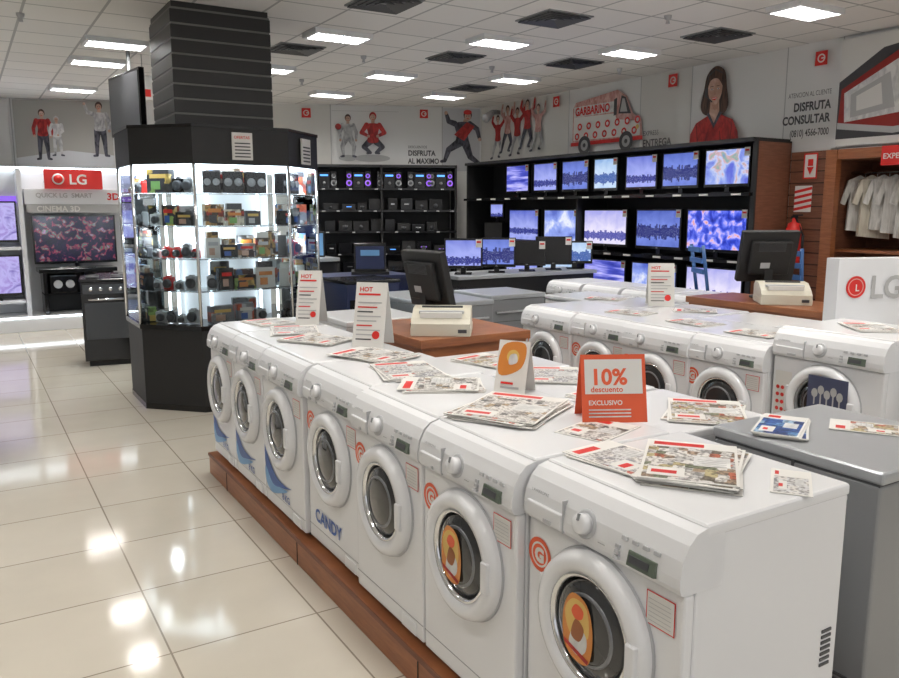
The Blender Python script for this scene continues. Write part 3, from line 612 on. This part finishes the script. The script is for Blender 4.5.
for i,(a,c) in enumerate(row2):
    h=.48;tv(a-c,h,[SC[0],SN[2],SC[2],SC[1],SN[0]][i]).make("television",(7.12,(a+c)/2,1.171+.063+h/2),-90)
for i,(a,c) in enumerate([(10.0,9.2),(9.1,8.34),(8.2,7.4),(7.3,6.55),(6.42,5.62)]):
    h=.45;tv(a-c,h,[SC[0],SC[3],SN[3],SN[2],SC[2]][i]).make("television",(7.12,(a+c)/2,.561+.063+h/2),-90)
# back wall hifi shelving (local: x right along wall, y into wall)
b=B()
b.box(-3.0,-.55,-.05,-.02,0,2.42,BLACKM);b.box(-3.0,-.5,-.5,-.02,2.38,2.42,BLACKM)
for z in(.35,.7,1.0,1.36,1.70,2.05): b.box(-3.0,-.5,-.48,-.03,z-.03,z,BLACK)
for x in(-3.0,-1.75,-.53): b.box(x,x+.03,-.48,-.03,0,2.42,BLACKM)
for z in(.685,.985,1.345,1.685,2.035):
    x=-2.9
    while x<-.6: b.box(x,x+.05,-.484,-.48,z-.01,z+.006,LGREY);x+=U(.2,.45)
b.make("audio_shelving",(ax,ay,0),RB)
b=B()
def hifi(x,z,w,h):
    y=-.38
    for s_ in(-1,1):
        b.box(x+s_*w*.36-w*.12,x+s_*w*.36+w*.12,y,y+.2,z,z+h,BLACK,.01)
        for q,rr in((.3,.32),(.72,.24)): 
            M=Matrix.Translation((x+s_*w*.36,y,z+h*q))@AXY
            b.lathe([(w*rr*.36,.0),(w*rr*.36,.008),(w*rr*.28,.004)],MAG if R()<.5 else GREY,M,16);b.lathe([(w*rr*.2,.004),(w*rr*.1,.01),(0,.012)],DGREY,M,16)
    b.box(x-w*.22,x+w*.22,y,y+.2,z,z+h*.95,BLACK,.008);b.box(x-w*.15,x+w*.15,y-.004,y,z+h*.7,z+h*.8,BLUELED);b.lathe([(w*.06,0),(w*.06,.02),(0,.02)],GREY,Matrix.Translation((x,y,z+h*.3))@AXY,14)
for x in(-2.65,-2.1,-1.6,-1.1,-.75): hifi(x,2.051,.42,.27)
for zi,z in enumerate((.351,.701,1.001,1.361,1.701)):
    x=-2.92
    while x<-.8:
        w=U(.14,.26);h=U(.1,.2);b.box(x,x+w,-.4,-.2,z,z+h,random.choice([BLACK,BLACKM,BLACKM,BLACK]),.006)
        if R()<.5: b.box(x+w*.3,x+w*.7,-.404,-.4,z+h*.45,z+h*.55,random.choice([BLUELED,LGREY,DGREY,GREY,MAG]))
        if R()<.5: b.lathe([(h*.2,0),(h*.2,.01),(0,.012)],DGREY,Matrix.Translation((x+w*.5,-.4,z+h*.4))@AXY,12)
        x+=w+U(.02,.07)
b.make("audio_merchandise",(ax,ay,0),RB)
b=B();b.box(-.2,.2,-.1,.1,0,.05,BLACK);b.box(-.18,.18,-.08,.08,.05,.33,BLACKM);b.make("speaker_stand",(7.25,10.45,1.172),-75)
tv(.28,.24,SC[0],tag=False).make("television",(7.25,10.45,1.172+.33+.064+.12),-75)
def counter(x0,x1,y0,y1,z,mt,name="display_counter"):
    b=B();b.box(x0,x1,y0,y1,z-.04,z,SILVT if mt is not NAVY else NAVY,.005);b.box(x0+.03,x1-.03,y0+.03,y1-.03,.08,z-.04,mt);b.box(x0+.06,x1-.06,y0+.06,y1-.06,0,.08,BLACKM)
    b.box(x0+.03,x1-.03,y0+.024,y0+.03,z*.5,z*.5+.01,GREY);b.make(name)
counter(4.6,6.6,7.35,8.0,.98,BLACKM)
for x,s_,hh in((4.82,SC[0],.34),(5.28,SC[1],.34),(5.72,None,.3),(6.12,None,.34),(6.45,SC[3],.28)): tv(.44,hh,s_ or BLACKM).make("computer_display",(x,7.6,.981+.063+hh/2),-35)
counter(3.15,4.1,7.5,8.1,1.02,NAVY);counter(3.2,3.75,8.6,9.2,1.15,BLACKM)
b=B();b.box(-.22,.22,-.03,.03,0,.3,BLACKM,.01);b.box(-.2,.2,-.034,-.03,.02,.28,LBLUE);b.make("promotional_display",(3.45,8.9,1.151),-20)
b=B();b.box(-.2,.2,-.2,.2,0,.03,BLACKM);b.box(-.17,.17,-.15,.15,.03,.33,BLACK,.01);b.box(-.15,.15,-.155,-.15,.06,.3,NAVY);b.box(-.1,.1,-.158,-.155,.2,.26,LBLUE);b.make("boxed_laptop",(3.75,7.8,1.021),-25)
for x,y,h in((3.35,7.18,1.0),(4.7,8.9,.95),(4.3,7.0,.85)):
    b=B();b.box(-.28,.28,-.28,.28,0,h,NAVY if x<4 else BLACKM,.01);b.box(-.29,.29,-.29,.29,h,h+.03,BLACK,.006);b.box(-.25,.25,-.284,-.28,h*.2,h*.85,BLACK);b.box(-.1,.1,-.30,-.284,h*.88,h*.9,CHROME);b.make("speaker_cabinet",(x,y,0))
# ---------------------------------------------------------------- right side
b=B();b.box(7.58,7.645,5.06,5.46,0,2.3,WOODD);GB=mat("groove_brown",(.05,.02,.012),.6)
z=.05
while z<2.25: b.box(7.575,7.58,5.06,5.46,z,z+.012,GB);z+=.12
b.make("slatted_wood_panel")
b=B();b.box(7.56,7.645,4.93,5.05,0,2.3,WOOD,.003);b.make("trim_1")
b=B();b.box(7.56,7.645,-1,4.92,2.2,2.3,WOOD,.003);b.make("trim_2")
b=B();b.box(8.3,8.35,3.36,5.0,0,2.3,WOODD);b.box(7.65,8.3,5.0,5.05,0,2.3,WOODD);b.box(7.65,8.3,3.36,3.4,0,2.3,WOODD);b.box(7.7,8.3,3.4,5.0,2.2,2.25,WOODD)
for z in(.9,1.3): b.box(7.75,8.3,3.4,5.0,z-.03,z,WOOD)
b.cyl((7.95,3.4,2.08),(7.95,5.0,2.08),.015,CHROME);b.make("wooden_wardrobe_alcove")
b=B()
SH=cloth("shirt_fabric",(.5,.49,.46),(.76,.75,.72),(6,6,1),4)
SH2=cloth("shirt_fabric_cream",(.55,.51,.41),(.72,.68,.58),(6,6,1),4)
for i in range(11):
    y=4.85-i*.125;c=random.choice([SH,SH2,SH])
    M=Matrix.Translation((7.95,y,2.05))@Matrix.Rotation(math.radians(U(-60,-15)),4,'Z')
    L_=U(.5,.62)
    prof=[(-.06,0),(-.2,-.05),(-.28,-.28),(-.22,-.3),(-.17,-.16),(-.19,-L_),(.19,-L_-.03),(.17,-.16),(.22,-.3),(.28,-.28),(.2,-.05),(.06,0),(0,-.03)]
    n=len(prof);vs=[(a*.8,-.03-.015*math.sin(a*30),z_) for a,z_ in prof]+[(a*.8,.03,z_) for a,z_ in prof]
    tr=tessellate_polygon([[Vector((a,z_,0)) for a,z_ in prof]])
    b.raw(vs,[tuple(t) for t in tr]+[tuple(k+n for k in t) for t in tr]+[(k,(k+1)%n,(k+1)%n+n,k+n) for k in range(n)],c,False,M)
    b.cyl(M@Vector((0,0,-.02)),M@Vector((0,0,.03)),.004,CHROME,6)
b.make("hanging_shirts")
b=B();b.box(7.52,7.56,4.05,4.45,2.12,2.3,RED);b.text("EXPERTOS",.07,(7.515,4.43,2.18),(0,-1,0),(0,0,1),PAPER,bold=.02);b.make("department_sign")
b=B();d=Draw(b,lambda a,z,o:(7.57-o,5.5-a,z),(0,-1,0))
d.rect(.2,.36,2.02,2.28,RED);d.rect(.215,.345,2.035,2.265,PAPER);d.rect(.25,.31,2.15,2.22,RED);d.pg([(.24,2.14),(.32,2.14),(.28,2.06)],RED)
d.rect(.12,.32,1.68,1.95,PAPER)
for i in range(4): d.pg([(.12,1.69+i*.06),(.32,1.73+i*.06),(.32,1.76+i*.06),(.12,1.72+i*.06)],RED)
b.make("fire_extinguisher_sign")
b=B();b.lathe([(.0,.0),(.07,.0),(.08,.03),(.08,.36),(.06,.42),(.025,.44),(.02,.48)],RED,None,24);b.box(-.03,.03,-.015,.015,.47,.5,BLACKM);b.box(-.02,.09,-.01,.01,.5,.515,BLACKM);b.cyl((.02,0,.47),(.11,0,.3),.01,BLACKM,8);b.cyl((.11,0,.3),(.11,0,.15),.014,BLACKM,8);b.box(-.05,.05,-.083,-.07,.12,.26,PAPER)
b.box(-.04,.04,.06,.122,.2,.3,GREY);b.make("fire_extinguisher",(7.45,5.28,1.14),-90)
b=B()
for sx in(-1,1):
    for sy in(-1,1): b.cyl((sx*.2,sy*.2,0),(sx*.16,sy*.16,.78),.018,BLUEM,8)
    b.cyl((sx*.17,.17,.78),(sx*.18,.26,1.35),.018,BLUEM,8);b.cyl((sx*.19,-.19,.25),(sx*.19,.19,.25),.012,BLUEM,8)
b.box(-.19,.19,-.19,.19,.78,.82,BLUEM,.012)
for z in(1.06,1.17,1.28): b.box(-.18,.18,.215+(z-1)*.2,.24+(z-1)*.2,z,z+.05,BLUEM,.008)
s0=b.make("metal_stool",(6.62,5.5,0),60);inst(s0,(6.75,4.75,0),100)
b=B();b.box(-.38,.38,0,.12,0,.44,WHITE2,.004);d=Draw(b,FW,(1,0,0));d.circ(-.25,.26,.07,RED);d.circ(-.25,.26,.055,PINK);d.circ(-.25,.26,.049,RED);d.text("L",.06,-.255,.235,PAPER);d.text("LG",.2,-.15,.19,PGREY,bold=.02);b.make("branded_display_box",(5.02,2.84,.96),-20)
# ---------------------------------------------------------------- left electronics stage
b=B();b.box(-2.2,2.2,13.35,13.45,0,2.32,WHITE2,.01);b.box(-2.2,1.62,12.55,13.35,0,.2,WHITE,.01);b.box(-2.2,1.6,12.54,12.56,.19,.21,WLED)
b.box(-2.2,2.2,13.30,13.35,2.28,2.32,WLED);b.box(.8,2.15,12.95,13.35,1.78,2.0,WHITE2,.01)
b.text("QUICK LG  SMART",.09,(.95,12.945,1.88),(1,0,0),(0,0,1),PGREY,bold=.02);b.text("3D",.14,(1.9,12.945,1.85),(1,0,0),(0,0,1),RED,bold=.03)
b.box(.82,2.1,12.94,12.95,1.66,1.78,PGREY);b.text("CINEMA 3D",.11,(.95,12.935,1.68),(1,0,0),(0,0,1),PAPER,bold=.03)
b.box(-2.2,.78,13.32,13.35,1.8,1.9,MAG);b.text("LG SMART TV",.1,(-.1,13.3,1.95),(1,0,0),(0,0,1),RED,bold=.02);b.box(.72,.78,12.9,13.35,.2,2.28,WHITE2)
b.make("tv_showroom_stage")
b=B();b.box(1.07,1.84,12.86,12.92,2.0,2.28,RED,.005);b.lathe([(.08,0),(.08,.01)],PAPER,Matrix.Translation((1.25,12.86,2.14))@AXY,24);b.lathe([(.06,.01),(.06,.012)],RED,Matrix.Translation((1.25,12.86,2.14))@AXY,24)
b.text("LG",.2,(1.39,12.855,2.07),(1,0,0),(0,0,1),PAPER,bold=.02);b.box(1.1,1.12,12.92,13.345,2.1,2.12,GREY);b.box(1.75,1.77,12.92,13.345,2.1,2.12,GREY);b.make("illuminated_sign")
tv(1.12,.70,SREEF,tag=False).make("television",(1.43,12.95,.862+.062+.35),0)
b=B();b.box(.9,1.95,12.75,13.3,.80,.86,BLACK,.006);b.box(.95,1.0,12.8,13.25,.2,.8,BLACK);b.box(1.5,1.55,12.8,13.25,.2,.8,BLACK);b.box(.95,1.9,13.2,13.25,.2,.8,BLACKM);b.box(.95,1.55,12.8,13.25,.48,.5,BLACK);b.box(1.85,1.9,12.8,13.25,0,.8,BLACK);b.make("tv_stand")
b=B();b.box(-.18,.18,-.15,.15,0,.26,BLACK,.012)
for q in(-.08,.08): b.lathe([(.06,0),(.06,.01),(.03,.004),(0,.01)],LGREY,Matrix.Translation((q,-.15,.13))@AXY,20)
b.make("speaker",(1.22,12.97,.501))
tv(.95,.58,SVIO,tag=False).make("television",(.22,13.0,1.181+.062+.29),0);tv(.95,.58,SVIO,tag=False).make("television",(.22,13.0,.421+.062+.29),0)
b=B();b.box(-.3,.71,12.85,13.32,1.14,1.18,WHITE2);b.box(-.3,.71,12.85,13.32,.38,.42,WHITE2);b.box(-.34,-.3,12.85,13.32,.2,1.9,WHITE2);b.make("tv_shelf")
b=B();b.box(-.22,.28,-.28,.28,.06,.93,BLACK,.01);b.box(-.23,.29,-.29,.29,.93,.96,BLACK,.008);b.box(-.18,.24,-.25,.25,0,.06,BLACKM)
b.box(-.19,.25,-.286,-.28,.3,.7,DGREY,.003);b.cyl((-.15,-.31,.74),(.21,-.31,.74),.012,CHROME);b.box(-.2,.26,-.288,-.28,.8,.9,DGREY)
for i in range(4): b.lathe([(.022,0),(.02,.02),(0,.02)],CHROME,Matrix.Translation((-.12+i*.1,-.288,.85))@AXY,12);
for x in(-.1,.16):
    for y in(-.12,.12): b.lathe([(.07,.965),(.07,.975),(.03,.975)],DGREY,Matrix.Translation((x,y,0)),16)
b.make("cooker",(1.30,9.6,0),-8)
b=B();b.box(-.25,.25,-.25,.25,0,.9,NAVY,.01);b.box(-.26,.26,-.26,.26,.9,.93,BLACK);b.box(-.2,.2,-.256,-.25,.2,.8,BLACK);b.make("speaker_cabinet",(1.62,10.4,0))
b=B();b.box(-.5,.5,-.03,.03,-.32,.32,BLACK,.01);b.box(-.47,.47,-.034,-.03,-.28,.29,DGREY);b.cyl((0,.04,.1),(0,.04,.58),.02,GREY);b.box(-.1,.1,.03,.06,-.1,.15,GREY);b.make("hanging_television",(1.63,9.3,2.82),-82)
b=B();b.box(-.1,.1,-.004,.004,-.13,.13,PAPER);b.box(-.08,.08,-.008,-.004,-.1,-.02,RED);b.cyl((0,0,.13),(0,0,.35),.003,GREY,6);b.make("hanging_price_sign",(1.86,9.6,3.05),0)
b=B();b.box(-.3,.3,-.3,.3,.05,.86,WHITE,.012);b.box(-.305,.305,-.305,.305,.86,.9,WHITE,.014);b.box(-.27,.27,-.27,.27,0,.05,DGREY);b.box(.3,.305,-.2,.2,.75,.78,GREY);b.box(-.2,.2,-.31,-.3,.7,.74,CHROME,.004);b.make("chest_freezer",(-.22,6.2,0))
# ---------------------------------------------------------------- camera, world
w=bpy.data.worlds.new("World");bpy.context.scene.world=w;w.use_nodes=True
w.node_tree.nodes["Background"].inputs[0].default_value=(.95,.95,.97,1);w.node_tree.nodes["Background"].inputs[1].default_value=.85
H=1.7;f=793.;p=math.atan(129/f);yaw=math.atan(490/803.)
cam=bpy.data.cameras.new("camera");cam.sensor_width=36;cam.lens=36*f/899;cam.clip_start=.05;cam.clip_end=100
co=bpy.data.objects.new("camera",cam);bpy.context.scene.collection.objects.link(co)
co.location=(0,0,H);co.rotation_euler=(math.pi/2-p,0,-yaw);bpy.context.scene.camera=co
bpy.context.scene.view_settings.view_transform='Standard'
